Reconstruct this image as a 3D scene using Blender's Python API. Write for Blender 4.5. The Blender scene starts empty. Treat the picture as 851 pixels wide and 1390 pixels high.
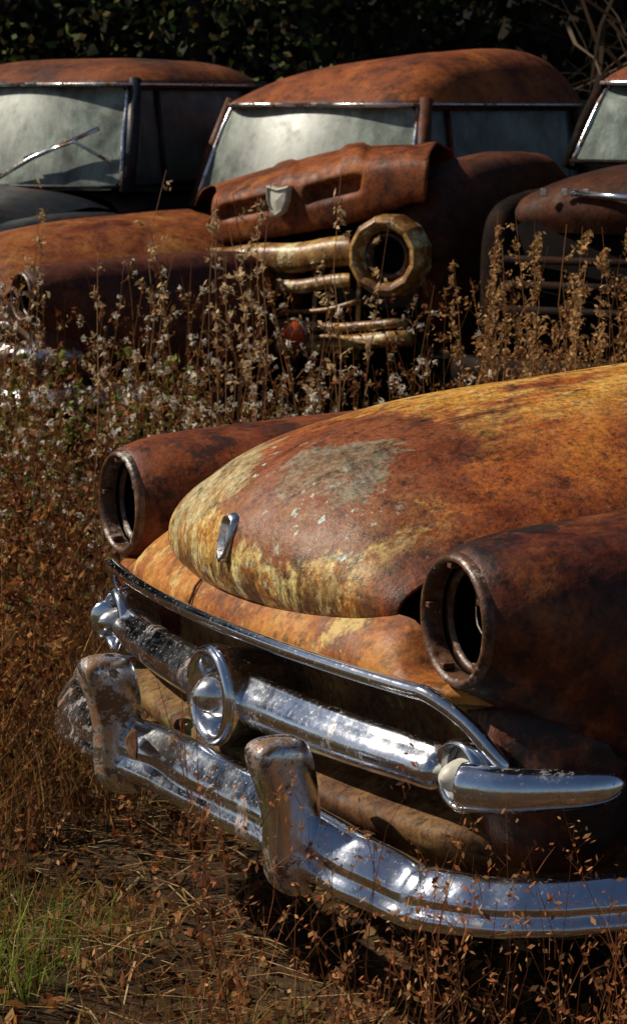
import bpy, bmesh, math, random
import numpy as np
from mathutils import Vector, Matrix
random.seed(7); rng=np.random.default_rng(11)
scene=bpy.context.scene

# ---------------------------------------------------------------- materials
class NT:
    def __init__(s,name):
        s.m=bpy.data.materials.new(name); s.m.use_nodes=True
        s.t=s.m.node_tree; s.b=s.t.nodes['Principled BSDF']; s.out=s.t.nodes['Material Output']
        s.co=s.t.nodes.new('ShaderNodeTexCoord').outputs['Object']
    def set(s,inp,v):
        if isinstance(v,bpy.types.NodeSocket): s.t.links.new(v,inp)
        elif isinstance(v,(tuple,list)) and len(v)==3 and inp.type=='RGBA': inp.default_value=(*v,1)
        else: inp.default_value=v
    def P(s,**k):
        for a,v in k.items(): s.set(s.b.inputs[a.replace('_',' ')],v)
    def mapping(s,sc=(1,1,1),rot=(0,0,0),loc=(0,0,0)):
        n=s.t.nodes.new('ShaderNodeMapping'); n.inputs['Scale'].default_value=sc; n.inputs['Rotation'].default_value=rot; n.inputs['Location'].default_value=loc
        s.t.links.new(s.co,n.inputs['Vector']); return n.outputs[0]
    def noise(s,scale,detail=6,rough=.6,vec=None,dist=0.0):
        n=s.t.nodes.new('ShaderNodeTexNoise'); n.inputs['Scale'].default_value=scale; n.inputs['Detail'].default_value=min(detail,8)
        n.inputs['Roughness'].default_value=rough; n.inputs['Distortion'].default_value=dist
        s.t.links.new(vec or s.co,n.inputs['Vector']); return n.outputs['Fac']
    def ramp(s,f,st):
        n=s.t.nodes.new('ShaderNodeValToRGB'); e=n.color_ramp.elements
        while len(e)<len(st): e.new(.5)
        for i,(p,c) in enumerate(st):
            e[i].position=p; e[i].color=(*c,1) if isinstance(c,(tuple,list)) else (c,c,c,1)
        s.t.links.new(f,n.inputs[0]); return n.outputs[0]
    def mix(s,f,a,b,bl='MIX'):
        n=s.t.nodes.new('ShaderNodeMix'); n.data_type='RGBA'; n.blend_type=bl
        s.set(n.inputs[0],f); s.set(n.inputs[6],a); s.set(n.inputs[7],b); return n.outputs[2]
    def math(s,op,a,b=0.0,clamp=False):
        n=s.t.nodes.new('ShaderNodeMath'); n.operation=op; n.use_clamp=clamp
        s.set(n.inputs[0],a); s.set(n.inputs[1],b); return n.outputs[0]
    def xyz(s):
        n=s.t.nodes.new('ShaderNodeSeparateXYZ'); s.t.links.new(s.co,n.inputs[0]); return n.outputs
    def dist(s,p,sc=(1,1,1)):
        m=s.mapping(sc=sc,loc=tuple(-p[i]*sc[i] for i in range(3)))
        n=s.t.nodes.new('ShaderNodeVectorMath'); n.operation='LENGTH'; s.t.links.new(m,n.inputs[0]); return n.outputs['Value']
    def smooth(s,v,a,b):
        n=s.t.nodes.new('ShaderNodeMapRange'); n.interpolation_type='SMOOTHSTEP'
        s.set(n.inputs[0],v); n.inputs[1].default_value=a; n.inputs[2].default_value=b; return n.outputs[0]
    def bump(s,h,st=.3,d=.01,prev=None):
        n=s.t.nodes.new('ShaderNodeBump'); n.inputs['Strength'].default_value=st; n.inputs['Distance'].default_value=d
        s.t.links.new(h,n.inputs['Height'])
        if prev: s.t.links.new(prev,n.inputs['Normal'])
        return n.outputs[0]
    def spec(s,v): s.b.inputs['Specular IOR Level'].default_value=v

def rust(name,cols,scale=3.0,patch=None,pt=(.56,.62),rough=(.55,.85),bump=.35,fine=70,spec=.28):
    s=NT(name); n1=s.noise(scale,8,.7,dist=.3)
    st=[(.33+.34*i/(len(cols)-1),c) for i,c in enumerate(cols)]
    c=s.ramp(n1,st)
    f=s.ramp(s.noise(fine,5,.75),[(.3,.4),(.7,1.35)])
    c=s.mix(.85,c,f,'MULTIPLY')
    if patch:
        pm=s.ramp(s.noise(scale*.9,8,.74,vec=s.mapping(loc=(3.1,7.7,1.2))),[(pt[0],0),(pt[1],1)])
        c=s.mix(pm,c,patch)
    dk=s.ramp(s.noise(scale*5,8,.74),[(.36,.25),(.5,1)])
    c=s.mix(.85,c,dk,'MULTIPLY')
    r=s.ramp(s.noise(scale*4,4),[(.3,rough[0]),(.7,rough[1])])
    b=s.bump(s.noise(fine*1.6,4,.7),bump,.003); b=s.bump(s.noise(9,4),.3,.02,b)
    s.P(Base_Color=c,Roughness=r,Normal=b); s.spec(spec); return s.m

def hood_mat():
    s=NT('rusted_hood_paint'); x,y,z=s.xyz()
    base=s.ramp(s.noise(4.5,8,.72,dist=.5),[(.33,(.085,.018,.006)),(.44,(.22,.048,.010)),(.55,(.38,.098,.014)),(.68,(.50,.17,.022))])
    nz=s.noise(7,8,.76,vec=s.mapping(sc=(.45,1.8,1)))
    rear=s.math('MULTIPLY',s.math('MULTIPLY',s.smooth(x,-.10,-.42),s.smooth(y,.36,.05)),s.ramp(nz,[(.40,0),(.51,1)]))
    c=s.mix(s.math('MULTIPLY',rear,.92),base,(.64,.32,.05))
    pale=s.math('MULTIPLY',rear,s.ramp(s.noise(26,8,.75),[(.50,0),(.60,.8)])); c=s.mix(pale,c,(.66,.46,.17))
    nb=s.noise(6,8,.74,dist=.6)
    front=s.math('MULTIPLY',s.smooth(y,.47,.34),s.smooth(x,-.20,-.10))
    zz=s.math('ADD',z,s.math('MULTIPLY',s.math('SUBTRACT',nb,.5),.42))
    och=s.math('MULTIPLY',s.smooth(zz,1.00,.90),front)
    c=s.mix(s.math('MULTIPLY',och,.7),c,(.46,.20,.028))
    st=s.noise(8,8,.80,vec=s.mapping(sc=(1.5,2.6,.5)),dist=.3)
    zz2=s.math('ADD',z,s.math('MULTIPLY',s.math('SUBTRACT',st,.5),.52))
    eat=s.ramp(s.noise(18,8,.82),[(.44,0),(.50,1)])
    cream=s.math('MULTIPLY',s.math('MULTIPLY',s.smooth(zz2,.965,.925),front),eat)
    ccol=s.ramp(s.noise(9,8,.74,vec=s.mapping(sc=(1,1,.5))),[(.36,(.56,.29,.055)),(.50,(.70,.52,.18)),(.63,(.66,.62,.36))])
    c=s.mix(cream,c,ccol)
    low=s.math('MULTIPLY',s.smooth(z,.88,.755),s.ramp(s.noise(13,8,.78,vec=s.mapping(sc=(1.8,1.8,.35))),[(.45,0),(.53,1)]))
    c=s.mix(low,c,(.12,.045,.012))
    nn=s.math('MULTIPLY',s.math('SUBTRACT',s.noise(7,8,.74,dist=.4),.5),.30)
    d=s.math('ADD',s.dist((-.055,.15,1.0),(.85,.70,1.0)),nn)
    ring=s.smooth(d,.22,.195); c=s.mix(s.math('MULTIPLY',ring,.88),c,s.mix(s.noise(14,8),(.11,.022,.008),(.28,.070,.014)))
    inn=s.smooth(d,.098,.084)
    pc=s.ramp(s.noise(11,8,.8),[(.38,(.20,.065,.022)),(.47,(.22,.145,.075)),(.62,(.27,.235,.17))])
    c=s.mix(s.math('MULTIPLY',inn,s.ramp(s.noise(30,8,.75),[(.38,.2),(.48,.95)])),c,pc)
    d2=s.math('ADD',s.dist((.0,-.25,.93),(1,.7,1)),nn)
    c=s.mix(s.math('MULTIPLY',s.smooth(d2,.15,.12),.8),c,s.ramp(s.noise(15,8,.7),[(.4,(.24,.11,.035)),(.6,(.50,.44,.24))]))
    ch=s.math('MULTIPLY',s.ramp(s.noise(38,6,.62),[(.615,0),(.635,1)]),s.math('MULTIPLY',s.smooth(x,-.14,-.03),s.ramp(s.noise(5,4),[(.46,0),(.56,1)])))
    c=s.mix(ch,c,(.50,.56,.50))
    c=s.mix(.9,c,s.ramp(s.noise(90,6,.8),[(.34,.22),(.58,1.28)]),'MULTIPLY')
    c=s.mix(.9,c,s.ramp(s.noise(22,8,.80),[(.37,.18),(.47,1.05)]),'MULTIPLY')
    c=s.mix(.85,c,s.ramp(s.noise(5,8,.75,vec=s.mapping(loc=(4,2,8)),dist=.8),[(.35,.25),(.45,1.0)]),'MULTIPLY')
    r=s.ramp(s.noise(14,6,.7),[(.35,.28),(.62,.62)])
    b=s.bump(s.noise(140,4,.75),.5,.003); b=s.bump(s.noise(26,7,.75),.35,.006,b); b=s.bump(s.noise(9,3),.18,.015,b)
    s.P(Base_Color=c,Roughness=r,Normal=b); s.spec(.36); return s.m

def chrome(name='pitted_chrome',rustamt=.66,rough=(.04,.18),tint=(.74,.79,.88),rc=(.10,.04,.018),wob=.10):
    s=NT(name)
    m=s.ramp(s.noise(9,8,.8,dist=.4),[(rustamt-.02,0),(rustamt+.03,1)])
    sp=s.ramp(s.noise(110,4,.7),[(.61,0),(.67,1)])
    film=s.ramp(s.noise(5,7,.7,vec=s.mapping(loc=(5,1,2))),[(.46,0),(.66,1)])
    mm=s.math('MAXIMUM',m,s.math('MULTIPLY',sp,.75))
    c=s.mix(mm,s.mix(film,tint,(.46,.45,.45)),s.mix(s.noise(30,5),rc,(.24,.11,.04)))
    r=s.math('ADD',s.ramp(s.noise(12,7,.75),[(.38,rough[0]),(.68,rough[1])]),s.math('MULTIPLY',film,.10))
    s.P(Base_Color=c,Metallic=s.math('SUBTRACT',1,s.math('MULTIPLY',mm,.9)),Roughness=s.math('ADD',r,s.math('MULTIPLY',mm,.45),True),
        Normal=s.bump(s.noise(9,3),wob,.012,s.bump(s.noise(130,4),.12,.002)))
    return s.m
def plain(name,c,rough=.7,metal=0,var=.5,sc=15,spec=.5):
    s=NT(name); cc=s.mix(var,c,s.ramp(s.noise(sc,6,.7),[(.3,.4),(.7,1.4)]),'MULTIPLY')
    s.P(Base_Color=cc,Roughness=rough,Metallic=metal,Normal=s.bump(s.noise(sc*4,4),.2,.004)); s.spec(spec); return s.m
def dusty_glass(name,c1,c2,rough=.22,spec=.5):
    s=NT(name)
    c=s.ramp(s.noise(1.7,6,.6,vec=s.mapping(sc=(1,1,1.2)),dist=.8),[(.36,c1),(.62,c2)])
    c=s.mix(.45,c,s.ramp(s.noise(70,4,.7),[(.35,.55),(.62,1.3)]),'MULTIPLY')
    c=s.mix(.6,c,s.ramp(s.noise(3,6,.65,vec=s.mapping(sc=(5,5,.35),loc=(2,3,1))),[(.42,.45),(.58,1.2)]),'MULTIPLY')
    r=s.ramp(s.noise(4,6,.7),[(.35,rough),(.65,rough+.3)])
    s.P(Base_Color=c,Roughness=r); s.spec(spec); return s.m
def leafy(name,trans=.35,rough=.8):
    s=NT(name); a=s.t.nodes.new('ShaderNodeAttribute'); a.attribute_name='Col'
    c=a.outputs['Color']; s.P(Base_Color=c,Roughness=rough); s.spec(.2)
    t=s.t.nodes.new('ShaderNodeBsdfTranslucent'); s.t.links.new(c,t.inputs['Color'])
    mx=s.t.nodes.new('ShaderNodeMixShader'); mx.inputs[0].default_value=trans
    s.t.links.new(s.b.outputs[0],mx.inputs[1]); s.t.links.new(t.outputs[0],mx.inputs[2]); s.t.links.new(mx.outputs[0],s.out.inputs['Surface'])
    return s.m
def ground_mat():
    s=NT('dry_soil_and_litter')
    c=s.ramp(s.noise(1.6,8,.75),[(.34,(.035,.020,.010)),(.5,(.10,.058,.028)),(.66,(.19,.125,.06))])
    c=s.mix(.9,c,s.ramp(s.noise(22,8,.8),[(.34,.25),(.62,1.6)]),'MULTIPLY')
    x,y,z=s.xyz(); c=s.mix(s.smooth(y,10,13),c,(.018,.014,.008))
    b=s.bump(s.noise(26,7,.78),1.0,.05); s.P(Base_Color=c,Roughness=.95,Normal=b); s.spec(.2); return s.m

M_hood=hood_mat()
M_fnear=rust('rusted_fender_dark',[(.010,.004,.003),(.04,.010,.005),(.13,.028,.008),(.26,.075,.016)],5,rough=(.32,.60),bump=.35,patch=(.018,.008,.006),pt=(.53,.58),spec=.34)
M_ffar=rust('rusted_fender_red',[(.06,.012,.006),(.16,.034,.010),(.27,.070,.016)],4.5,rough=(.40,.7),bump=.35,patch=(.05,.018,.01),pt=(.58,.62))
M_panel=rust('rusted_front_panel',[(.10,.028,.008),(.30,.09,.017),(.46,.18,.03),(.48,.26,.06)],6,rough=(.38,.7),patch=(.52,.36,.12),pt=(.56,.61))
M_recess=rust('rusted_grille_recess',[(.05,.02,.01),(.14,.06,.02),(.25,.15,.045)],7,patch=(.17,.15,.045))
M_chrome=chrome()
M_chromeB=chrome('rusty_bumper_chrome',.60,(.06,.26),(.72,.78,.88),(.12,.05,.02),.15)
M_chromeG=chrome('bumper_guard_chrome',.545,(.10,.32),(.70,.72,.76),(.11,.05,.022),.2)
M_chromeR=chrome('rusted_out_chrome',.50,(.2,.45),(.5,.5,.52),(.10,.04,.02),.2)
M_black=plain('dark_cavity',(.006,.005,.005),.95,spec=.03)
M_ring=rust('rusted_headlight_ring',[(.03,.015,.01),(.10,.04,.018),(.20,.10,.05)],14,patch=(.32,.28,.24),pt=(.57,.60),rough=(.3,.55),spec=.5)
M_cone=plain('weathered_lamp_lens',(.52,.50,.42),.45)
M_rubber=plain('old_rubber',(.02,.02,.02),.85)
M_glassW=dusty_glass('dusty_windshield_glass',(.035,.050,.045),(.26,.31,.26))
M_glassC=dusty_glass('dull_windshield_glass',(.03,.045,.045),(.19,.235,.21),.5,.12)  # darker, rougher windshield glass with low specular, to keep sun glare off
M_glassD=dusty_glass('dark_dusty_glass',(.012,.015,.016),(.065,.078,.08))
M_roofB=rust('rusted_roof',[(.09,.020,.008),(.24,.057,.012),(.38,.11,.02)],2.6,patch=(.05,.02,.012),pt=(.56,.64))
M_cabB=rust('rusted_cab_body',[(.03,.009,.005),(.09,.024,.009),(.19,.052,.014)],3,rough=(.45,.8))
M_darkB=rust('dark_rust_body',[(.014,.006,.004),(.05,.016,.007),(.11,.032,.011)],2.8,rough=(.5,.85),spec=.15)
M_darkC=rust('shade_dark_rust_body',[(.005,.003,.0025),(.012,.006,.004),(.035,.012,.006)],3.4,rough=(.6,.9),spec=.08)  # rust tones darkened near black, shade painted onto the sunlit right-hand truck
M_hoodB=rust('rusted_truck_hood',[(.04,.011,.006),(.13,.032,.010),(.26,.066,.014),(.36,.115,.022)],4,patch=(.06,.02,.01),pt=(.55,.62),rough=(.45,.75),spec=.2)
M_blue=rust('faded_dark_blue_body',[(.008,.012,.019),(.014,.018,.026),(.06,.022,.012)],2.6,rough=(.35,.6))
M_roofA=rust('rusted_blue_roof',[(.025,.02,.02),(.15,.038,.012),(.28,.08,.018)],2.2,patch=(.02,.022,.03),pt=(.57,.63))
M_ochre=rust('yellowed_grille_paint',[(.07,.024,.008),(.30,.13,.028),(.58,.37,.10)],9,patch=(.64,.54,.28),pt=(.54,.59),rough=(.3,.55),spec=.5)
M_wreck=rust('rusted_wreck_paint',[(.06,.014,.006),(.17,.038,.009),(.29,.085,.017),(.38,.17,.04)],3.2,rough=(.4,.7))
M_wreck2=rust('dark_red_wreck_fender',[(.03,.008,.005),(.10,.022,.008),(.19,.046,.012)],3.2,rough=(.4,.7))
M_red=plain('red_lamp_lens',(.5,.06,.01),.2)
M_leaf=leafy('dry_weed'); M_fluff=leafy('seed_fluff',.45,.9)
M_forest=leafy('shaded_foliage',.15); M_bark=plain('bark',(.035,.026,.02),.9)
M_ground=ground_mat()

# ---------------------------------------------------------------- mesh helpers
def obj(name,verts,faces,mat,parent=None,smooth=True,sub=0,solid=0,bev=0):
    me=bpy.data.meshes.new(name); me.from_pydata([tuple(v) for v in verts],[],[tuple(f) for f in faces]); me.update()
    bm=bmesh.new(); bm.from_mesh(me); bmesh.ops.recalc_face_normals(bm,faces=bm.faces); bm.to_mesh(me); bm.free()
    o=bpy.data.objects.new(name,me); scene.collection.objects.link(o); me.materials.append(mat)
    if smooth: me.polygons.foreach_set('use_smooth',[True]*len(me.polygons))
    if solid:
        m=o.modifiers.new('t','SOLIDIFY'); m.thickness=solid; m.offset=0
    if bev:
        m=o.modifiers.new('b','BEVEL'); m.width=bev; m.segments=3
    if sub:
        m=o.modifiers.new('s','SUBSURF'); m.levels=sub; m.render_levels=sub
    if parent: o.parent=parent
    return o
def empty(name,loc,yaw):
    e=bpy.data.objects.new(name,None); scene.collection.objects.link(e); e.location=loc; e.rotation_euler=(0,0,yaw); return e
def gridfaces(nr,nc,closed=False):
    F=[]
    for i in range(nr-1):
        for j in range(nc if closed else nc-1):
            k=(j+1)%nc; F.append((i*nc+j,i*nc+k,(i+1)*nc+k,(i+1)*nc+j))
    return F
def grid(name,rows,mat,parent,closed=False,**k):
    nc=len(rows[0]); V=[p for r in rows for p in r]
    return obj(name,V,gridfaces(len(rows),nc,closed),mat,parent,**k)
def cr(pts,m=6):
    P=[np.array(p,float) for p in pts]; P=[2*P[0]-P[1]]+P+[2*P[-1]-P[-2]]; out=[]
    for i in range(1,len(P)-2):
        for k in range(m):
            t=k/m; a,b,c,d=P[i-1],P[i],P[i+1],P[i+2]
            out.append(.5*((2*b)+(-a+c)*t+(2*a-5*b+4*c-d)*t*t+(-a+3*b-3*c+d)*t**3))
    out.append(P[-2]); return out
def lathe(name,prof,pos,mat,parent,n=40,d=(1,0,0),**k):
    q=Vector(d).to_track_quat('X','Z'); rows=[]
    for r,x in prof:
        rows.append([tuple(Vector(pos)+q@Vector((x,r*math.cos(2*math.pi*(j+.5)/n),r*math.sin(2*math.pi*(j+.5)/n)))) for j in range(n)])
    return grid(name,rows,mat,parent,closed=True,**k)
def sweep(name,path,sec,mat,parent,scale=None,closed=True,jit=0,cap=True,**k):
    path=[Vector(p) for p in path]; rows=[]; n=len(path)
    for i,p in enumerate(path):
        t=(path[min(i+1,n-1)]-path[max(i-1,0)]).normalized()
        N=t.cross(Vector((0,0,1)))
        if N.length<1e-4: N=Vector((1,0,0))
        N.normalize(); U=N.cross(t).normalized()
        s=scale(i/(n-1)) if scale else 1
        if not isinstance(s,tuple): s=(s,s)
        j=[random.uniform(-jit,jit) for _ in range(2)]
        rows.append([tuple(p+N*(a*s[0]+j[0])+U*(b*s[1]+j[1])) for a,b in sec])
    nc=len(sec); V=[p for r in rows for p in r]; F=gridfaces(n,nc,closed)
    if closed and cap: F.append(tuple(range(nc))); F.append(tuple((n-1)*nc+q for q in range(nc)))
    return obj(name,V,F,mat,parent,**k)
def circ(r,n=8,e=1.0): return [(r*math.cos(2*math.pi*i/n),r*e*math.sin(2*math.pi*i/n)) for i in range(n)]
def tube(name,path,r,mat,parent,n=8,e=1.0,**k): return sweep(name,path,circ(r,n,e),mat,parent,**k)
def superloft(name,secs,mat,parent,sgn=1,n=36,cap=True,tr=None,**k):
    rows=[]
    for a,b0,b1,zt,zb,e in secs:
        cb,rb,cz,rz=(b0+b1)/2,(b1-b0)/2,(zt+zb)/2,(zt-zb)/2; r=[]
        for j in range(n):
            t=2*math.pi*j/n; c,s=math.cos(t),math.sin(t)
            p=(a,sgn*(cb+rb*math.copysign(abs(c)**(2/e),c)),cz+rz*math.copysign(abs(s)**(2/e),s))
            r.append(tr(p) if tr else p)
        rows.append(r)
    V=[p for r in rows for p in r]; F=gridfaces(len(rows),n,True)
    if cap: F.append(tuple((len(rows)-1)*n+q for q in range(n)))
    if cap==2: F.append(tuple(range(n)))
    return obj(name,V,F,mat,parent,**k)
def rbox(name,c,s,mat,parent,bev=.01,rot=None):
    V=[Vector((x*s[0]/2,y*s[1]/2,z*s[2]/2)) for x in(-1,1) for y in(-1,1) for z in(-1,1)]
    if rot: V=[Matrix.Rotation(rot[0],3,rot[1])@v for v in V]
    V=[v+Vector(c) for v in V]
    return obj(name,V,[(0,1,3,2),(4,6,7,5),(0,4,5,1),(2,3,7,6),(0,2,6,4),(1,5,7,3)],mat,parent,smooth=False,bev=bev)
def wheel(name,pos,r,parent,w=.2):
    lathe(name,[(.02,w*.3),(r*.5,w*.3),(r*.58,w*.5),(r*.9,w*.5),(r,w*.3),(r,-w*.3),(r*.9,-w*.5),(r*.5,-w*.5),(.02,-w*.4)],pos,M_rubber,parent,n=32,d=(0,1,0))

# ---------------------------------------------------------------- sedan
def sedan(name,loc,f,hoodm,nearm,farm,panelm,cabin=True,detail=True,cm=None):
    M_c,M_cB,M_cG=cm or (M_chrome,M_chromeB,M_chromeG)
    E=empty(name,(loc[0],loc[1],loc[2] if len(loc)>2 else 0),math.atan2(f[1],f[0]))
    prof=cr([(.076,.738),(.098,.778),(.096,.845),(.066,.905),(.012,.955),(-.07,1.000),(-.19,1.040),(-.4,1.080),(-.7,1.112),(-1.0,1.132),(-1.24,1.14)],4)
    rows=[]
    for a,z in prof:
        k=min(1,max(0,(z-.75)/.30)); r=[]
        for j in range(25):
            be=-1+2*j/24
            hw=.515-.025*(1-k)
            dz=.165*k*abs(be)**2.5
            da=.095*be*be+.02*abs(be)**8
            dz-= .012*math.exp(-(be/.10)**2)*min(1,k*1.5)
            w_=.0025*math.sin(9*a+5*be)+.002*math.sin(21*be+13*z)
            w_-=.010*math.exp(-((be-.62)/.12)**2-((a+.22)/.10)**2)
            r.append((a-da+w_,hw*be,z-dz+w_))
        rows.append(r)
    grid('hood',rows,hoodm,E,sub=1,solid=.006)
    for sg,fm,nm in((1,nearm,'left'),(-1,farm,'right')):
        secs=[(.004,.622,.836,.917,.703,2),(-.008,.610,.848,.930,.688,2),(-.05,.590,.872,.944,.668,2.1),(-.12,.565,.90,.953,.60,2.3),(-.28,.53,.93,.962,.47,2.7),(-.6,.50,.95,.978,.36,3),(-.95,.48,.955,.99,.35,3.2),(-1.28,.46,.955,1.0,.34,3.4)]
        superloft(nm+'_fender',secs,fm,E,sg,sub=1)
        superloft(nm+'_fender_apron',[(-.03,.66,.80,.685,.40,3),(-.10,.60,.868,.69,.38,3.5),(-.3,.56,.92,.70,.36,4)],fm,E,sg,cap=2,sub=1)
        c=(.0,sg*.729,.81)
        lathe(nm+'_headlight_ring',[(.094,-.02),(.096,.006),(.101,.015),(.107,.015),(.113,.006),(.113,-.02)],c,M_ring,E,n=48)
        lathe(nm+'_headlight_inner_ring',[(.080,-.034),(.083,-.026),(.094,-.026),(.094,-.040)],c,M_ring,E,n=48)
        lathe(nm+'_headlight_bucket',[(.0945,-.022),(.090,-.07),(.074,-.13),(.04,-.17),(.001,-.18)],(.0,sg*.729,.81),M_black,E,n=40)
        if detail:
            for k in range(5):
                t=k*1.256+.5
                rbox(nm+'_clip_%d'%k,(.0,sg*.729+.092*math.cos(t),.81+.092*math.sin(t)),(.022,.014,.010),M_ring,E,.002)
            tube(nm+'_loose_wire',cr([(-.05,sg*.729-.03,.86),(-.035,sg*.729+.0,.80),(-.04,sg*.729+.04,.77),(-.03,sg*.729+.03,.745)],4),.002,M_ring,E,n=5)
    def curve(b):
        b=abs(b); return .108-.075*(b/.7)**2-(max(0,b-.7)*.9 if b>.7 else 0)-(max(0,b-.8)*1.5)
    bs=np.linspace(-.86,.86,57)
    def cz(b,z):
        k=min(1,max(0,(abs(b)-.55)/.06)); lim=.703-.004*(z-.69)/.088
        return z if z<lim else z+(min(z,lim-.012*(.778-z)/.088)-z)*k
    top=[(curve(b)-.085,b,cz(b,.778)) for b in bs]; mid1=[(curve(b)-.055,b,cz(b,.760)) for b in bs]
    mid2=[(curve(b)-.022,b,cz(b,.728)) for b in bs]; bot=[(curve(b)-.003,b,.690) for b in bs]; un=[(curve(b)-.012,b,.668) for b in bs]
    grid('front_panel',[top,mid1,mid2,bot,un],panelm,E,sub=1)
    q=-.16; tube('panel_seam',[(curve(q)-.052,q,.7615),(curve(q)-.019,q+.005,.729),(curve(q)-.001,q+.01,.694)],.003,M_recess,E,n=5)
    mp=[(curve(b)+.005,b,.681+.006*math.cos(b*2)) for b in np.linspace(-.70,.70,44)]
    mp=[(-.055,-.845,.575),(-.030,-.825,.610),(.0,-.785,.648)]+mp+[(.006,.765,.648),(-.014,.800,.610),(-.040,.825,.570)]
    sweep('chrome_moulding',cr(mp,2),[(-.011,.013),(.005,.016),(.015,.008),(.015,-.006),(.005,-.015),(-.011,-.013)],M_c,E,sub=1)
    rec=[un,[(curve(b)-.06,b,.655) for b in bs],[(curve(b)-.13,b,.63) for b in bs],[(curve(b)-.14,b,.53) for b in bs],[(curve(b)-.10,b,.47) for b in bs],
         [(curve(b)-.02,b,.455) for b in bs],[(curve(b)-.0,b,.435) for b in bs],[(curve(b)-.03,b,.39) for b in bs],[(curve(b)-.10,b,.34) for b in bs]]
    grid('grille_recess',rec,M_recess,E,sub=1)
    zb=.548
    sec=[(-.03,.040),(.000,.052),(.016,.050),(.018,.038),(.030,.030),(.046,.010),(.046,-.012),(.032,-.036),(.006,-.048),(-.03,-.040)]
    for sg in(1,-1):
        pth=[(curve(b)-.035,b*sg,zb) for b in np.linspace(.04,.70,16)]
        if sg<0: pth=pth[::-1]
        tp=(lambda t:(1,1.08-.22*t)) if sg>0 else (lambda t:(1,.86+.22*t))
        sweep('grille_bar_%d'%(1 if sg>0 else 2),pth,sec,M_cB,E,sub=1,jit=.0006,scale=tp)
        k=1 if sg>0 else 1.18
        pc=(curve(.74)+(.0 if sg>0 else .012),sg*(.745 if sg>0 else .735),zb+.004)
        dd=(1,sg*.10,-.02)
        lathe('parking_lamp_rim_%d'%(1 if sg>0 else 2),[(.046*k,.0),(.049*k,.022),(.056*k,.030),(.062*k,.022),(.065*k,-.01),(.064*k,-.07),(.055*k,-.12)],pc,M_c,E,d=dd)
        lathe('parking_lamp_lens_%d'%(1 if sg>0 else 2),[(.048*k,-.004),(.032,.002),(.028,.024),(.022,.042),(.012,.054),(.001,.058)],pc,M_cone if sg>0 else M_cG,E,d=dd)
        wp=cr([(.02,.775,zb-.002),(-.02,.83,zb-.002),(-.08,.872,zb),(-.14,.905,zb+.003),(-.205,.925,zb+.008)],5)
        wp=[(p[0],p[1]*sg,p[2]) for p in wp]
        if sg<0: wp=wp[::-1]
        def sc(t,sg=sg):
            u=t if sg>0 else 1-t
            return max(.05,(1.15-.35*u)*math.sqrt(max(.003,1-u**10)))
        sweep('grille_wrap_%d'%(1 if sg>0 else 2),wp,[(-.02,.034),(.012,.040),(.034,.026),(.040,0),(.034,-.026),(.012,-.040),(-.02,-.034)],M_cB,E,scale=sc,sub=1)
    lathe('grille_spinner_housing',[(.070,-.16),(.084,-.06),(.092,.0),(.096,.024),(.096,.030),(.092,.032)],(.10,.012,zb+.004),M_c,E,n=48)
    lathe('grille_spinner_rim',[(.056,-.030),(.064,.0),(.074,.028),(.085,.042),(.093,.036),(.097,.022),(.094,.0)],(.10,.012,zb+.004),M_c,E,n=48)
    lathe('grille_spinner_bullet',[(.070,-.030),(.050,-.024),(.046,.000),(.041,.024),(.031,.046),(.016,.060),(.001,.064)],(.10,.012,zb+.004),M_cG,E,n=40)
    base=(.088,.030,.852)
    shp=[(-.018,.040),(0,.046),(.018,.040),(.022,.030),(.021,-.005),(.015,-.032),(0,-.046),(-.015,-.032),(-.021,-.005),(-.022,.030)]
    def crest(s,off,zz=0): return [(base[0]+off-.25*(y*s),base[1]+x*s,base[2]+y*s*1.0+zz) for x,y in shp]
    r=[crest(1,-.020),crest(1.02,.012),crest(.95,.022),crest(.80,.022),crest(.70,.012),crest(.3,.016),crest(.02,.017)]
    grid('hood_crest',r,M_cG,E,closed=True)
    bp=cr([(-.45,-.985,.37),(-.22,-.985,.37),(-.03,-.93,.37),(.08,-.80,.372),(.145,-.62,.378),(.170,-.35,.388),(.155,0,.392),(.140,.28,.387),(.125,.52,.376),(.088,.70,.360),(.045,.80,.356),(-.02,.875,.358),(-.11,.935,.364),(-.25,.97,.372),(-.5,1.0,.38)],5)
    bsec=[(-.035,.054),(-.012,.064),(.006,.062),(.018,.050),(.036,.022),(.044,.008),(.034,.000),(.040,-.014),(.052,-.026),(.046,-.044),(.024,-.060),(-.006,-.066),(-.035,-.054),(-.02,-.02),(-.02,.02)]
    o=sweep('bumper_bar',bp,bsec,M_cB,E,sub=1,jit=.0016,scale=lambda t:(1,1-.22*min(1,max(0,(t-.55)/.2))))
    for v in o.data.vertices:
        d=math.exp(-((v.co.y-.70)/.045)**2); v.co.x-=.030*d; v.co.z-=.020*d
        d=math.exp(-((v.co.y-.60)/.03)**2); v.co.x+=.010*d
        d=math.exp(-((v.co.y+.12)/.05)**2); v.co.x-=.020*d*(1 if v.co.z>.38 else .3)
        d=math.exp(-((v.co.y+.02)/.03)**2); v.co.z+=.012*d*(1 if v.co.z>.40 else 0)
        d=math.exp(-((v.co.y-.30)/.08)**2); v.co.z+=.006*d
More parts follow.
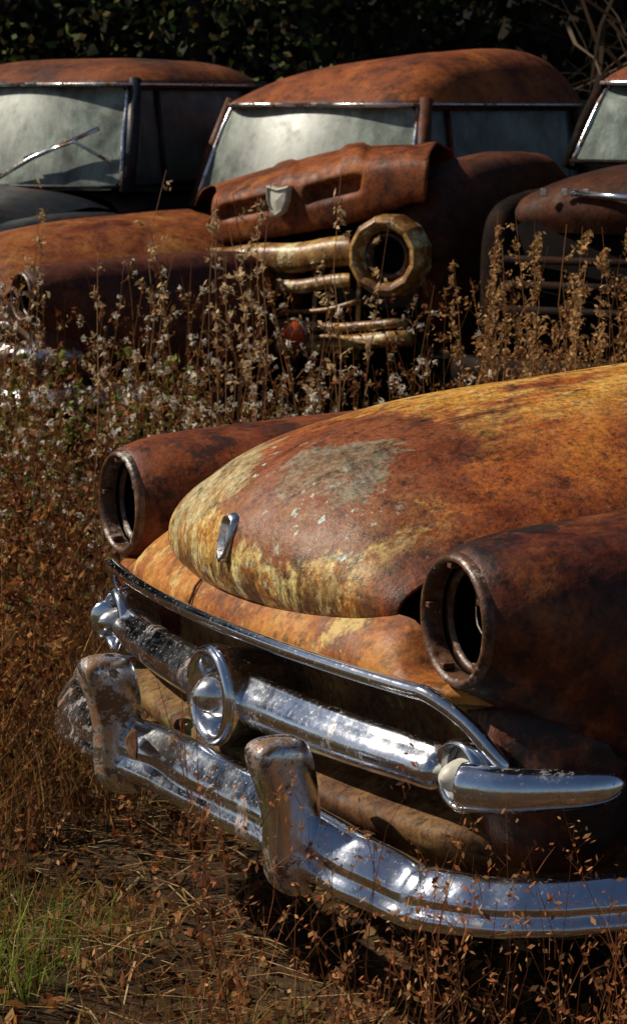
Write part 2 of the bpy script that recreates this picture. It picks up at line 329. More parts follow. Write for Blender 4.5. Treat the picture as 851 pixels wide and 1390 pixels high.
    for gi,(gb,ga) in enumerate(((.472,.178),(-.29,.190))):
        rows=[]
        for z,w,d,oo in[(.295,.020,.016,-.012),(.300,.034,.032,-.002),(.33,.039,.044,.008),(.38,.037,.048,.004),(.44,.037,.048,.004),(.49,.040,.052,.014),(.53,.043,.056,.026),(.556,.043,.054,.032),(.570,.036,.044,.030),(.576,.022,.026,.026),(.577,.004,.006,.024)]:
            r=[]
            for j in range(24):
                t=2*math.pi*j/24;c,s=math.cos(t),math.sin(t)
                r.append((ga+oo+d*math.copysign(abs(c)**.6,c),gb+w*math.copysign(abs(s)**.5,s),z+.004))
            rows.append(r)
        rows.insert(0,[(ga-.02,gb,.298)]*24)
        grid('bumper_guard_%d'%(gi+1),rows,M_cG,E,closed=True,sub=1)
    for gb in(-.45,.5): rbox('bumper_iron',(.03,gb,.37),(.2,.03,.06),M_recess,E,.004)
    V=[(.20,-.20,.452),(.222,-.13,.462),(.232,-.10,.44),(.226,-.12,.41),(.222,-.16,.405),(.214,-.21,.425)]
    obj('torn_bracket',V,[(0,1,2,3,4,5)],M_ring,E,smooth=False,solid=.004)
    for sg in(1,-1): wheel('front_wheel_%d'%sg,(-.72,sg*.74,.33),.33,E)
    rbox('engine_bay',(-.62,0,.62),(.9,.90,.5),M_black,E,.03)
    superloft('body_side',[(-1.26,-.95,.95,1.0,.34,5),(-1.3,-.955,.955,1.03,.32,5)]+([(-2.5,-.955,.955,1.02,.32,5),(-3.6,-.95,.95,1.0,.34,5),(-4.4,-.9,.9,.95,.4,4),(-4.75,-.8,.8,.85,.45,3.5)] if cabin else [(-1.42,-.9,.9,1.0,.36,5)]),nearm,E,sub=1)
    if cabin:
        superloft('windows',[(-1.32,-.70,.70,1.06,.9,3),(-1.72,-.66,.66,1.40,.9,3.5),(-2.9,-.66,.66,1.42,.9,3.5),(-3.4,-.66,.66,1.06,.9,3)],M_glassD,E)
        superloft('roof',[(-1.60,-.55,.55,1.44,1.40,3),(-1.7,-.68,.68,1.50,1.38,3),(-2.3,-.70,.70,1.56,1.38,3),(-2.9,-.68,.68,1.52,1.38,3),(-3.1,-.5,.5,1.40,1.36,3)],farm,E,sub=1)
        for sg in(1,-1): wheel('rear_wheel_%d'%sg,(-3.6,sg*.74,.33),.33,E)
    return E

F1=(-.897,-.442)
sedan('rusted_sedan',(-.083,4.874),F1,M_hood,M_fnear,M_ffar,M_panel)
f2=Vector((-.86,-.51)).normalized()
sedan('wrecked_car',(-1.67,12.35,-.0),f2,M_wreck,M_wreck2,M_wreck,M_darkB,cabin=False,detail=False,cm=(M_chromeR,M_chromeR,M_chromeR))

# ---------------------------------------------------------------- pickup trucks
def truck(name,C,f,zoff,roofm,bodym,hoodm,zc=1.26,zt=1.72,zr=1.93,L=1.3,hw=.74,hr=.63,front=1,hl=1.15,fb=.93,glass=M_glassW,trim=M_chromeG,hoodz=None,tilt=(0,0)):
    E=empty(name,(C[0],C[1],zoff),math.atan2(f[1],f[0]))
    a0,a1=-.06,-L-.08; ca,ra=(a0+a1)/2,(a0-a1)/2; rows=[]
    for u,dz in[(.001,0),(.2,0),(.4,0),(.6,0),(.75,0),(.86,0),(.93,0),(.97,0),(.99,0),(1,0),(1.005,-.03),(.97,-.045)]:
        r=[]
        for j in range(60):
            t=2*math.pi*j/60; c,s=math.cos(t),math.sin(t); e=2/5.5
            pa=ca+ra*u*math.copysign(abs(c)**e,c); pb=(hr+.06)*u*math.copysign(abs(s)**e,s)
            k=(1-min(u,1)**5); fr=1-.35*max(0,(pa-ca)/ra)**2
            z=zt+.02+((zr-zt-.02)*fr+tilt[0]*pb+tilt[1]*(pa-ca))*k+dz+.004*math.sin(9*pa+4*pb)*k
            r.append((pa,pb,z))
        rows.append(r)
    grid('roof',rows,roofm,E,closed=True,sub=1)
    rim=[(ca+(ra+.006)*math.copysign(abs(math.cos(t))**.364,math.cos(t)),(hr+.068)*math.copysign(abs(math.sin(t))**.364,math.sin(t)),zt+.005) for t in np.linspace(0,2*math.pi,80)]
    tube('drip_rail',rim,.011,trim,E,n=6)
    be=np.linspace(-1,1,15)
    base=[(.03+.13*(1-b*b),hw*.95*b,zc-.03) for b in be]; top=[(-.18+.09*(1-b*b),hr*.96*b,zt+.01) for b in be]
    md=[((p[0]+q[0])/2+.015,(p[1]+q[1])/2,(p[2]+q[2])/2) for p,q in zip(base,top)]
    grid('windshield',[base,md,top],glass,E,sub=1)
    fr=[base[0]]+[md[0]]+[(p[0]+.006,p[1],p[2]-.012) for p in top]+[md[-1],base[-1]]
    tube('windshield_trim',cr(fr,2),.013,trim,E,n=6)
    tube('windshield_lower_trim',[(p[0]+.01,p[1],p[2]+.02) for p in base],.012,bodym,E,n=6)
    superloft('cab_body',[(.06,-hw,hw,zc-.04,.5,5),(-.02,-hw-.03,hw+.03,zc-.0,.45,5),(-.5,-hw-.04,hw+.04,zc+.01,.42,5),(-L,-hw-.04,hw+.04,zc,.42,5),(-L-.05,-hw,hw,zc-.02,.45,5)],bodym,E,sub=1)
    for sg in(1,-1):
        A=Vector((.0,sg*hw*.985,zc-.04));B=Vector((-.205,sg*(hr+.0),zt+.03))
        tube('a_pillar_%d'%sg,[A,(A+B)/2+Vector((.01,sg*.012,0)),B],.036,bodym,E,n=8)
        C0=Vector((-L+.14,sg*hw,zc-.03));C1=Vector((-L+.16,sg*hr,zt+.03))
        tube('b_pillar_%d'%sg,[C0,(C0+C1)/2+Vector((0,sg*.012,0)),C1],.03,bodym,E,n=8)
        tube('vent_divider_%d'%sg,[(-.34,sg*(hw-.01),zc-.02),(-.40,sg*(hr+.0),zt+.02)],.014,bodym,E,n=6)
        tube('window_top_frame_%d'%sg,[(-.20,sg*(hr+.005),zt-.01),(-L+.16,sg*(hr+.005),zt-.01)],.016,bodym,E,n=6)
        tube('window_sill_%d'%sg,[(-.02,sg*(hw+.0),zc+.01),(-L+.14,sg*(hw+.0),zc+.01)],.018,bodym,E,n=6)
        obj('quarter_panel_%d'%sg,[(-L+.16,sg*(hw+.01),zc-.04),(-L-.02,sg*(hw+.01),zc-.04),(-L-.02,sg*(hr+.01),zt+.03),(-L+.16,sg*(hr+.01),zt+.03)],[(0,1,2,3)],bodym,E,smooth=False,solid=.03)
        obj('door_glass_%d'%sg,[(-.02,sg*(hw-.02),zc-.04),(-L+.15,sg*(hw-.02),zc-.04),(-L+.17,sg*(hr-.01),zt+.02),(-.21,sg*(hr-.01),zt+.02)],[(0,1,2,3)],M_glassD,E,smooth=False)
        tube('door_seam_%d'%sg,[(-.12,sg*(hw+.042),zc-.05),(-.12,sg*(hw+.045),.6)],.006,M_black,E,n=4)
        rbox('door_handle_%d'%sg,(-L+.28,sg*(hw+.06),zc-.14),(.13,.02,.025),trim,E,.005)
        rbox('bed_side_%d'%sg,(-L-1.15,sg*.80,.93),(1.9,.06,.5),bodym,E,.02)
        wheel('rear_wheel_%d'%sg,(-L-1.1,sg*.76,.36),.36,E)
        wheel('front_wheel_%d'%sg,(.62,sg*.66,.36),.36,E)
        superloft('rear_fender_%d'%sg,[(-L-.55,.8,.86,.75,.5,2.5),(-L-.75,.8,.96,1.0,.5,2.5),(-L-1.1,.8,1.0,1.08,.5,2.5),(-L-1.45,.8,.96,1.0,.5,2.5),(-L-1.7,.8,.86,.75,.5,2.5)],bodym,E,sg)
    obj('cab_back',[(-L-.03,-hw,zc-.04),(-L-.03,hw,zc-.04),(-L-.03,hr,zt+.03),(-L-.03,-hr,zt+.03)],[(0,1,2,3)],bodym,E,smooth=False,solid=.03)
    obj('rear_window',[(-L-.055,-hw*.6,zc+.04),(-L-.055,hw*.6,zc+.04),(-L-.055,hr*.6,zt-.06),(-L-.055,-hr*.6,zt-.06)],[(0,1,2,3)],M_glassD,E,smooth=False)
    rbox('bed_floor',(-L-1.15,0,.72),(1.95,1.55,.05),bodym,E,.01); rbox('tailgate',(-L-2.12,0,.93),(.05,1.5,.5),bodym,E,.01); rbox('bed_front',(-L-.18,0,.93),(.05,1.5,.5),bodym,E,.01)
    if front:
        hz=hoodz or (zc-.01); rows=[]; hwid=.66 if front==1 else .60
        for a,z in cr([(hl+.02,hz-.30),(hl+.05,hz-.20),(hl+.0,hz-.10),(hl-.15,hz-.05),(.6,hz-.02),(.3,hz),(.06,hz-.02)],3):
            k=min(1,max(0,(z-hz+.3)/.2)); rows.append([(a-.12*b*b*(1 if a>.5 else a*2),hwid*b,z-.10*k*abs(b)**3+.02*math.exp(-(b/.15)**2)*k) for b in np.linspace(-1,1,17)])
        grid('hood',rows,hoodm,E,sub=1)
        for sg in(1,-1):
            superloft('front_fender_%d'%sg,[(hl+.02,.56,fb-.06,hz-.26,.62,2.6),(hl-.02,.53,fb-.02,hz-.20,.56,2.8),(hl-.17,.5,fb,hz-.14,.5,3),(.4,.5,fb,hz-.11,.48,3.2),(-.05,.5,fb-.02,hz-.12,.48,3.5)],bodym,E,sg,sub=1,cap=2)
            if front==1:
                lathe('headlight_rim_%d'%sg,[(.09,.0),(.10,.03),(.12,.03),(.13,.0),(.13,-.05)],(hl+.03,sg*(fb-.17),hz-.40),trim,E)
                lathe('headlight_lens_%d'%sg,[(.10,.0),(.06,.02),(.001,.03)],(hl+.03,sg*(fb-.17),hz-.40),M_glassD,E)
        superloft('grille_backing',[(hl-.02,-.60,.60,hz-.24,.5,6),(hl-.12,-.60,.60,hz-.2,.45,6)],M_black,E,cap=2)
        for q in range(4 if front==1 else 3): tube('grille_bar_%d'%q,[(hl+.0,-.58,hz-.42-.11*q),(hl+.04,0,hz-.42-.11*q),(hl+.0,.58,hz-.42-.11*q)],.02,bodym if front==2 else hoodm,E,n=6)
        sweep('bumper',cr([(hl-.1,-.82,.5),(hl+.12,-.70,.5),(hl+.17,0,.5),(hl+.12,.70,.5),(hl-.1,.82,.5)],4),[(-.02,.07),(.02,.06),(.03,0),(.02,-.06),(-.02,-.07)],bodym,E)
    return E
fA=Vector((-.54,-.84)).normalized()
TA=truck('blue_pickup_truck',(-1.60,14.45),fA,0,M_roofA,M_blue,M_blue,zc=1.24,zt=1.77,zr=1.925,L=1.42)
tube('wiper_arm',[(.06,.66,1.36),(.10,.45,1.47),(.155,.15,1.38)],.010,M_chromeG,TA,n=6)
tube('wiper_blade',[(.19,-.08,1.24),(.16,.2,1.38),(.03,.56,1.54)],.014,M_chromeG,TA,n=6)
fB=Vector((-.6,-.8)).normalized()
CB=(-.055,13.72)
TB=truck('rusted_pickup_truck',CB,fB,0,M_roofB,M_cabB,M_hoodB,zc=1.16,zt=1.66,zr=1.935,L=1.80,front=0,tilt=(.09,-.05))
def w2l(p):
    d=(p[0]-CB[0],p[1]-CB[1]); return (d[0]*fB.x+d[1]*fB.y, -d[0]*fB.y+d[1]*fB.x, p[2])
H=[[(-.47,12.60,.995),(-.13,12.36,1.055),(.18,12.16,1.125),(.48,11.98,1.235)],
   [(-.485,12.56,1.01),(-.14,12.31,1.07),(.175,12.09,1.14),(.505,11.88,1.25)],
   [(-.485,12.55,1.12),(-.14,12.29,1.19),(.175,12.07,1.27),(.515,11.86,1.36)],
   [(-.48,12.56,1.205),(-.135,12.31,1.29),(.18,12.09,1.375),(.52,11.90,1.43)],
   [(-.465,12.68,1.25),(-.12,12.44,1.35),(.19,12.24,1.44),(.54,12.04,1.465)],
   [(-.50,13.1,1.265),(-.14,12.9,1.375),(.2,12.7,1.455),(.60,12.5,1.475)],
   [(-.58,13.6,1.22),(-.18,13.4,1.30),(.22,13.2,1.38),(.68,12.9,1.44)],
   [(-.64,14.1,1.12),(-.2,13.85,1.15),(.2,13.55,1.2),(.68,13.25,1.30)]]
cols=[cr([r[j] for r in H],6) for j in range(4)]; rows=[cr([cols[j][i] for j in range(4)],20) for i in range(len(cols[0]))]
def ss(x,a,b):
    t=min(1,max(0,(x-a)/(b-a))); return t*t*(3-2*t)
def hd_(i,j,p):
    nr_=len(rows); u=j/(len(rows[0])-1); v=i/(nr_-1)
    dz=(.010*math.sin(26*p[0]+4*p[1])*ss(u,.88,.95))
    sm=ss(v,.38,.5)
    dz+=.020*(ss(u,.60,.63)-ss(u,.70,.73))*sm+.014*(ss(u,.28,.31)-ss(u,.36,.39))*sm
    slot=0
    if .27<v<.38: slot=.045*max(ss(u,.04,.06)-ss(u,.29,.31), ss(u,.43,.45)-ss(u,.69,.71),0)
    return w2l((p[0]+slot*.5,p[1]+slot*.85,p[2]+dz))
rows=[[hd_(i,j,p) for j,p in enumerate(r)] for i,r in enumerate(rows)]
grid('hood',rows,M_hoodB,TB,solid=.008)
Nn=(.44,12.02); fn=Vector((-.5,-.866)).normalized()
def nose(p): return w2l((Nn[0]+p[0]*fn.x-p[1]*fn.y, Nn[1]+p[0]*fn.y+p[1]*fn.x, p[2]))
superloft('left_front_fender',[(.0,-.14,.15,1.24,.74,3),(-.06,-.17,.20,1.31,.62,3),(-.3,-.2,.27,1.40,.5,3),(-.8,-.22,.32,1.45,.45,3),(-1.4,-.25,.33,1.455,.45,3.2)],M_cabB,TB,1,tr=nose,sub=1,cap=2)
hd=Vector(w2l((CB[0]-.45,CB[1]-.89,0))).normalized()
hp=w2l((.325,11.84,.985))
lathe('headlight_surround',[(.112,-.06),(.116,-.02),(.134,.026),(.160,.036),(.186,.008),(.192,-.09)],hp,M_ochre,TB,n=12,d=hd,smooth=False,bev=.006)
lathe('headlight_rim',[(.080,-.04),(.088,-.014),(.098,-.010),(.106,-.018),(.112,-.04)],hp,M_ring,TB,n=32,d=hd)
lathe('headlight_socket',[(.113,-.03),(.085,-.035),(.07,-.06),(.001,-.07)],hp,M_black,TB,n=32,d=hd)
def wtube(nm,pts,r,mat,e=1.0,n=8): return tube(nm,[w2l(p) for p in pts],r,mat,TB,n=n,e=e)
gp=cr([(-.50,12.46,0),(-.3,12.32,0.02),(-.05,12.13,.045),(.17,11.98,.08)],4)
def gpan(z0,zs): return [[w2l((p[0],p[1]-dy,z0+dz+p[2]+.006*math.sin(19*p[0]))) for p in gp] for dz,dy in zs]
grid('grille_upper_panel',gpan(.905,[(.085,-.08),(.075,0),(.035,.02),(-.01,.015),(-.045,.0),(-.055,-.05)]),M_ochre,TB,sub=1,solid=.006)
grid('grille_second_panel',gpan(.785,[(.035,-.04),(.035,.0),(.0,.02),(-.028,.0),(-.03,-.04)]),M_ochre,TB,sub=1,solid=.006)
wtube('grille_lower_bar',cr([(-.40,12.40,.62),(-.1,12.17,.655),(.1,12.04,.645),(.42,11.82,.69)],4),.022,M_ochre)
wtube('grille_bottom_bar',cr([(-.40,12.40,.53),(0,12.1,.56),(.44,11.80,.62)],4),.032,M_ochre,1.2)
wtube('grille_thin_bar',cr([(-.36,12.40,.70),(0,12.12,.715),(.2,11.98,.77)],4),.012,M_ochre)
wtube('grille_bent_bar',cr([(-.1,12.14,.57),(.08,12.0,.61),(.25,11.90,.585),(.42,11.82,.60)],4),.012,M_ochre)
for i,(x,y) in enumerate(((-.38,12.4),(-.2,12.28),(0,12.1),(.2,11.98))): wtube('grille_post_%d'%i,[(x,y+.03,.5),(x+.01,y+.03,.9)],.012,M_ochre)
wtube('far_headlight_shell',[(-.47,12.42,.92),(-.48,12.42,.80),(-.46,12.40,.72)],.05,M_ochre,.7)
bk=[[w2l((-.50+.98*t,12.62-.62*t,z)) for t in np.linspace(0,1,8)] for z in(.3,.7,1.12)]
grid('grille_backing',bk,M_black,TB)
lathe('turn_signal',[(.055,-.02),(.06,.01),(.045,.03),(.02,.04),(.001,.042)],w2l((-.09,12.02,.62)),M_red,TB,n=24,d=hd)
lathe('turn_signal_rim',[(.06,-.03),(.075,.0),(.07,.015),(.058,.01)],w2l((-.09,12.02,.62)),M_ring,TB,n=24,d=hd)
sh=[(-.055,.07),(0,.055),(.055,.07),(.05,0),(.03,-.05),(0,-.075),(-.03,-.05),(-.05,0)]
dn=Vector((-.55,-.83,0)); sd=Vector((.83,-.55,0)); bc=Vector((-.165,12.275,1.22))
def shr(k,off): return [w2l(bc+sd*x*1.15*k+Vector((0,0,1.0*y*k))+dn*(off-.10*y*k)) for x,y in sh]
grid('hood_shield',[shr(1,-.03),shr(1,.012),shr(.88,.02),shr(.78,.010),shr(.02,.018)],M_cone,TB,closed=True,smooth=False)
fC=Vector((-.5,-.87)).normalized()
TC=truck('dark_pickup_truck',(1.84,12.12),fC,0,M_roofB,M_darkC,M_darkB,zc=1.41,zt=1.76,zr=1.92,L=1.3,hl=1.0,fb=.74,hw=.74,hoodz=1.41,front=2,glass=M_glassC)
tube('hood_spear',[(1.03,-.25,1.285),(1.07,-.0,1.27),(1.07,.25,1.265)],.012,M_chrome,TC,n=6,e=1.4)
for i in range(3): rbox('hood_letter_%d'%i,(1.03,-.38+.10*i,1.285),(.015,.03,.035),M_chromeG,TC,.004)

# ---------------------------------------------------------------- ground
def gz(x,y):
    z=.03*np.sin(x*1.3+.5)*np.cos(y*.9)+.015*np.sin(x*4.1+y*2.3)+.012*np.sin(y*6.3-x*3.7)+.006*np.sin(x*17+y*9)*np.sin(y*15-x*5)
    z=z*np.clip(1-(y-30)/60,0,1)
    t=np.clip((y-30)/30,0,1); return z+9*t*t*(3-2*t)-.02
xs=np.concatenate([np.linspace(-400,-30,14),np.linspace(-28,-7,16),np.linspace(-6,6,200),np.linspace(7,28,16),np.linspace(30,400,14)])
ys=np.concatenate([np.linspace(-300,-6,12),np.linspace(-5,1,10),np.linspace(1.2,18,280),np.linspace(18.5,80,50),np.linspace(90,600,14)])
XX,YY=np.meshgrid(xs,ys); ZZ=gz(XX,YY)
def mk(name,V,F,mat,col=None,parent=None,smooth=False):
    me=bpy.data.meshes.new(name); V=np.asarray(V,np.float32); F=np.asarray(F,np.int32); k=F.shape[1]
    me.vertices.add(len(V)); me.vertices.foreach_set('co',V.ravel()); me.loops.add(F.size); me.loops.foreach_set('vertex_index',F.ravel())
    me.polygons.add(len(F)); me.polygons.foreach_set('loop_start',np.arange(0,F.size,k,dtype=np.int32))
    me.polygons.foreach_set('loop_total',np.full(len(F),k,np.int32)); me.update(calc_edges=True); me.validate()
    if col is not None:
        at=me.color_attributes.new('Col','FLOAT_COLOR','POINT'); c=np.ones((len(V),4),np.float32); c[:,:3]=col; at.data.foreach_set('color',c.ravel())
    if smooth: me.polygons.foreach_set('use_smooth',np.ones(len(F),bool))
    o=bpy.data.objects.new(name,me); scene.collection.objects.link(o); me.materials.append(mat)
    if parent: o.parent=parent
    return o
nr,nc=XX.shape; idx=np.arange(nr*nc).reshape(nr,nc)
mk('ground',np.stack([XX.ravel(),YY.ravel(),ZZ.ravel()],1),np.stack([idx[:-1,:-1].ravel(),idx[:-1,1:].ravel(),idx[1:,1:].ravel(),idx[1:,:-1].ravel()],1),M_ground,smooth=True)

# ---------------------------------------------------------------- vegetation
def ribbons(P,W,S):
    N,K,_=P.shape; off=S[:,None,:]*W[:,:,None]*.5
    V=np.stack([P-off,P+off],2).reshape(-1,3)
    b=(np.arange(N)[:,None]*K+np.arange(K-1)[None,:]).ravel()*2
    return V,np.stack([b,b+1,b+3,b+2],1)
def rdir(n,flat=False):
    a=rng.uniform(0,2*np.pi,n); return np.stack([np.cos(a),np.sin(a),np.zeros(n)],1)
def quads(C,S,asp=.5):
    n=len(C); u=rng.normal(size=(n,3)); u/=np.linalg.norm(u,axis=1)[:,None]; w=rng.normal(size=(n,3)); v=np.cross(u,w); v/=np.linalg.norm(v,axis=1)[:,None]
    S=S[:,None]; V=np.stack([C-u*S,C-v*S*asp,C+u*S,C+v*S*asp],1).reshape(-1,3)
    return V,np.arange(4*n).reshape(n,4)
def join(parts):
    V=[];F=[];C=[];o=0
    for v,f,c in parts: V.append(v);F.append(f+o);C.append(c);o+=len(v)
    return np.concatenate(V),np.concatenate(F),np.concatenate(C)
def pal(n,cols,rep,k=1.0):
    cols=np.array(cols)*k; c=cols[rng.integers(0,len(cols),n)]*rng.uniform(.5,1.45,(n,1)); return np.repeat(c,rep,0)
f1=np.array(F1); l1=np.array([.442,-.897]); M1=np.array([-.083,4.874])
def incar(p,am=.22,bm=1.05):
    d=p-M1; a=d@f1; b=d@l1; return (a<am)&(a>-5)&(np.abs(b)<bm)
def scatter(n,x0,x1,y0,y1,excl=True,clump=0):
    p=np.stack([rng.uniform(x0,x1,n),rng.uniform(y0,y1,n)],1)
    if clump:
        q=np.sin(p[:,0]*3.1+1.7)*np.sin(p[:,1]*2.3+.4)+.6*np.sin(p[:,0]*7.7+p[:,1]*5.1)
        p=p[q+rng.normal(0,.4,len(p))>clump-1]
    if excl: p=p[~incar(p)]
    return p
def blades(p,h0,h1,w,lean,cols,K=4,k=1.0):
    n=len(p); h=rng.uniform(h0,h1,n); t=np.linspace(0,1,K); d=rdir(n); ln=rng.uniform(.1,lean,n)
    base=np.stack([p[:,0],p[:,1],gz(p[:,0],p[:,1])-.01],1)
    P=base[:,None,:]+d[:,None,:]*(ln*h)[:,None,None]*(t**2)[None,:,None]+np.array([0,0,1.])*(h[:,None]*(t-.25*(ln[:,None])*t**2))[:,:,None]
    W=w*rng.uniform(.6,1.4,n)[:,None]*(1-t*.85)[None,:]
    v,f=ribbons(P,W,rdir(n)); return v,f,pal(n,cols,2*K,k)
DRY=[(.32,.18,.06),(.22,.11,.036),(.46,.30,.12),(.13,.058,.020),(.25,.10,.032)]
RED=[(.17,.050,.020),(.26,.085,.027),(.10,.036,.016),(.34,.15,.045)]
GRN=[(.12,.17,.022),(.19,.24,.035),(.28,.28,.06)]
def stalks(p,h0,h1,nb,cols,leafcols,ls=.012,w=.005,lean=.25,brl=.22,nl=4,b0_=.3):
    n=len(p); h=rng.uniform(h0,h1,n); K=6; t=np.linspace(0,1,K); d=rdir(n)*rng.uniform(0,lean,n)[:,None]
    base=np.stack([p[:,0],p[:,1],gz(p[:,0],p[:,1])-.01],1)
    wob=rng.normal(0,.02,(n,K,3))*h[:,None,None]; wob[:,0]=0
    def at(i,tt): return base[i]+d[i]*(h[i]*tt**1.6)[:,None]+np.array([0,0,1.])*(h[i]*tt)[:,None]
    P=base[:,None,:]+d[:,None,:]*h[:,None,None]*(t**1.6)[None,:,None]+np.array([0,0,1.])*(h[:,None]*t)[:,:,None]+wob*.6
    W=w*(1-.7*t)[None,:]*rng.uniform(.7,1.3,n)[:,None]
    parts=[]
    for S in(rdir(n),rdir(n)):
        v,f=ribbons(P,W,S); parts.append((v,f,pal(n,cols,2*K)))
    i=np.repeat(np.arange(n),nb); m=len(i); tt=rng.uniform(b0_,.97,m); b0=at(i,tt)
    dr=rdir(m)*rng.uniform(.4,1,m)[:,None]+np.array([0,0,1.])*rng.uniform(.5,1.3,m)[:,None]; dr/=np.linalg.norm(dr,axis=1)[:,None]
    bl=h[i]*brl*rng.uniform(.3,1,m)*(1.25-tt); t3=np.linspace(0,1,3)
    BP=b0[:,None,:]+dr[:,None,:]*(bl[:,None]*t3)[:,:,None]; BP[:,2,2]-=bl*.08
    v,f=ribbons(BP,np.tile(w*.55*np.array([1,.7,.4]),(m,1)),rdir(m)); parts.append((v,f,pal(m,cols,6)))
    j=np.repeat(np.arange(m),nl); q=rng.uniform(.2,1.05,len(j)); c=b0[j]+dr[j]*(bl[j]*q)[:,None]+rng.normal(0,.006,(len(j),3))
    v,f=quads(c,ls*rng.uniform(.5,1.5,len(j)),.45); parts.append((v,f,pal(len(j),leafcols,4)))
    tips=b0+dr*bl[:,None]
    return join(parts),tips
parts=[]
parts.append(blades(scatter(15000,-2.6,2.0,6.3,11.3,clump=.9),.12,.46,.006,.9,DRY+RED,k=.9))
parts.append(blades(scatter(8000,-2.6,-.4,5.3,8.5),.12,.48,.005,.9,DRY+RED,k=.95))
parts.append(blades(scatter(3000,-6,6,11.6,19),.15,.4,.010,.8,DRY,k=.6))  # far grass colour darkened to paint in shade under and between the trucks
parts.append(blades(scatter(4000,-9,8,2,18),.1,.35,.008,.9,DRY,k=.8))
v,f,c=join(parts); mk('dry_grass',v,f,M_leaf,c)
pg=scatter(17000,-1.7,.5,3.6,6.8,False); pg=pg[~incar(pg,.02,.9)]
cl=(np.sin(pg[:,0]*5+1.5)*np.cos(pg[:,1]*4.3+.5)+rng.normal(0,.4,len(pg))-.7*np.clip(pg[:,0]+.75,0,1))>.35
bare=(np.sin(pg[:,0]*6.1+2)*np.sin(pg[:,1]*5+1)+rng.normal(0,.25,len(pg)))>.15
parts=[blades(pg[cl],.03,.15,.0035,1.2,GRN+[(.36,.28,.09)],3),blades(pg[~cl&~bare],.02,.12,.003,2.2,DRY,3,.85)]
pt=scatter(22,-1.6,-.5,4.6,7.5)
tp=np.repeat(pt,80,0)+rng.normal(0,.04,(len(pt)*80,2)); parts.append(blades(tp,.08,.26,.004,1.1,GRN,3))
ns=1900; ps=scatter(ns,-1.7,.5,4.0,7.0,False); ns=len(ps); dd=rdir(ns)*rng.uniform(.03,.16,ns)[:,None]; b_=np.stack([ps[:,0],ps[:,1],gz(ps[:,0],ps[:,1])+rng.uniform(.004,.02,ns)],1)
PP=b_[:,None,:]+dd[:,None,:]*np.linspace(-1,1,3)[None,:,None]; PP[:,1,2]+=rng.uniform(0,.02,ns)
sv=np.cross(dd,np.array([0,0,1.])); sv/=np.linalg.norm(sv,axis=1)[:,None]; vv,ff=ribbons(PP,np.tile([.004,.004,.002],(ns,1)),sv); parts.append((vv,ff,pal(ns,DRY+[(.5,.36,.18)],6)))
v,f,c=join(parts); mk('green_grass',v,f,M_leaf,c)
parts=[]
(a,tA)=stalks(scatter(140,-1.5,.55,7.4,11.0),.70,1.12,12,RED+DRY,RED+[(.42,.28,.13)],.010,.006); parts.append(a)
(a,tA2)=stalks(scatter(280,-1.6,.9,7.2,10.8),.40,.70,12,RED+DRY,RED+[(.42,.28,.13),(.14,.16,.03)],.011,.005); parts.append(a)
(a,tR)=stalks(scatter(80,.45,1.9,7.6,10.8),.75,1.15,16,[(.24,.10,.04),(.34,.17,.06)],[(.34,.15,.05),(.44,.24,.09)],.009,.006,.3,.18,5,.5); parts.append(a)
(a,_)=stalks(scatter(17,.50,1.4,7.8,9.6),1.15,1.38,26,[(.32,.15,.06),(.42,.23,.10)],[(.44,.24,.09),(.52,.32,.14)],.010,.008,.12,.09,7,.5); parts.append(a)
(a,_)=stalks(scatter(300,-2.0,-.65,5.6,8.6),.35,.72,12,RED+DRY,RED+[(.10,.10,.03),(.42,.18,.05)],.012,.004,.4,.3,5); parts.append(a)
(a,_)=stalks(scatter(22,-1.5,.3,8,10.5),1.15,1.45,10,[(.42,.26,.13),(.30,.15,.07)],[(.52,.36,.19)],.012,.008,.15,.12,6,.5); parts.append(a)
(a,_)=stalks(scatter(120,-2.5,-.3,9.3,11.2),.35,.7,10,RED,[(.14,.19,.03),(.24,.28,.06),(.22,.08,.03)],.022,.006,.3,.2,5); parts.append(a)
v,f,c=join(parts); W=mk('tall_weeds',v,f,M_leaf,c)
sel=np.concatenate([tA[rng.random(len(tA))<.45],tA2[rng.random(len(tA2))<.20]]); s=rng.uniform(.005,.017,len(sel))
nb_=8; cc=np.repeat(sel,nb_,0)+rng.normal(0,.005,(len(sel)*nb_,3)); v,f=quads(cc,np.repeat(s,nb_)*rng.uniform(.5,1.2,len(cc)),.38)
mk('seed_heads',v,f,M_fluff,pal(len(cc),[(.64,.56,.46)],4,1.1).clip(0,.85),parent=W)
pf=np.concatenate([scatter(105,.0,.74,3.45,3.95,False),scatter(26,-.35,.1,3.95,4.35,False)])
(a,_)=stalks(pf,.25,.70,8,[(.34,.13,.05),(.20,.075,.03)],[(.36,.12,.045),(.46,.23,.09)],.006,.0028,.4,.35,4)
# arching dry stems leaning against the far end of the bumper
pb_=scatter(26,-1.05,-.55,4.9,5.7,False)
(a2,_)=stalks(pb_,.25,.60,6,[(.30,.16,.06),(.18,.08,.03)],[(.34,.16,.06),(.2,.08,.03)],.007,.003,.6,.3,3)
v,f,c=join([a,a2]); mk('bumper_weeds',v,f,M_leaf,c)
pl=scatter(8000,-2.0,.6,3.8,7.6,False); c3=np.stack([pl[:,0],pl[:,1],gz(pl[:,0],pl[:,1])+rng.uniform(.002,.03,len(pl))],1)
v,f=quads(c3,rng.uniform(.005,.024,len(pl)),.6); mk('fallen_leaves',v,f,M_leaf,pal(len(pl),DRY+RED+[(.36,.2,.1)],4,.85))
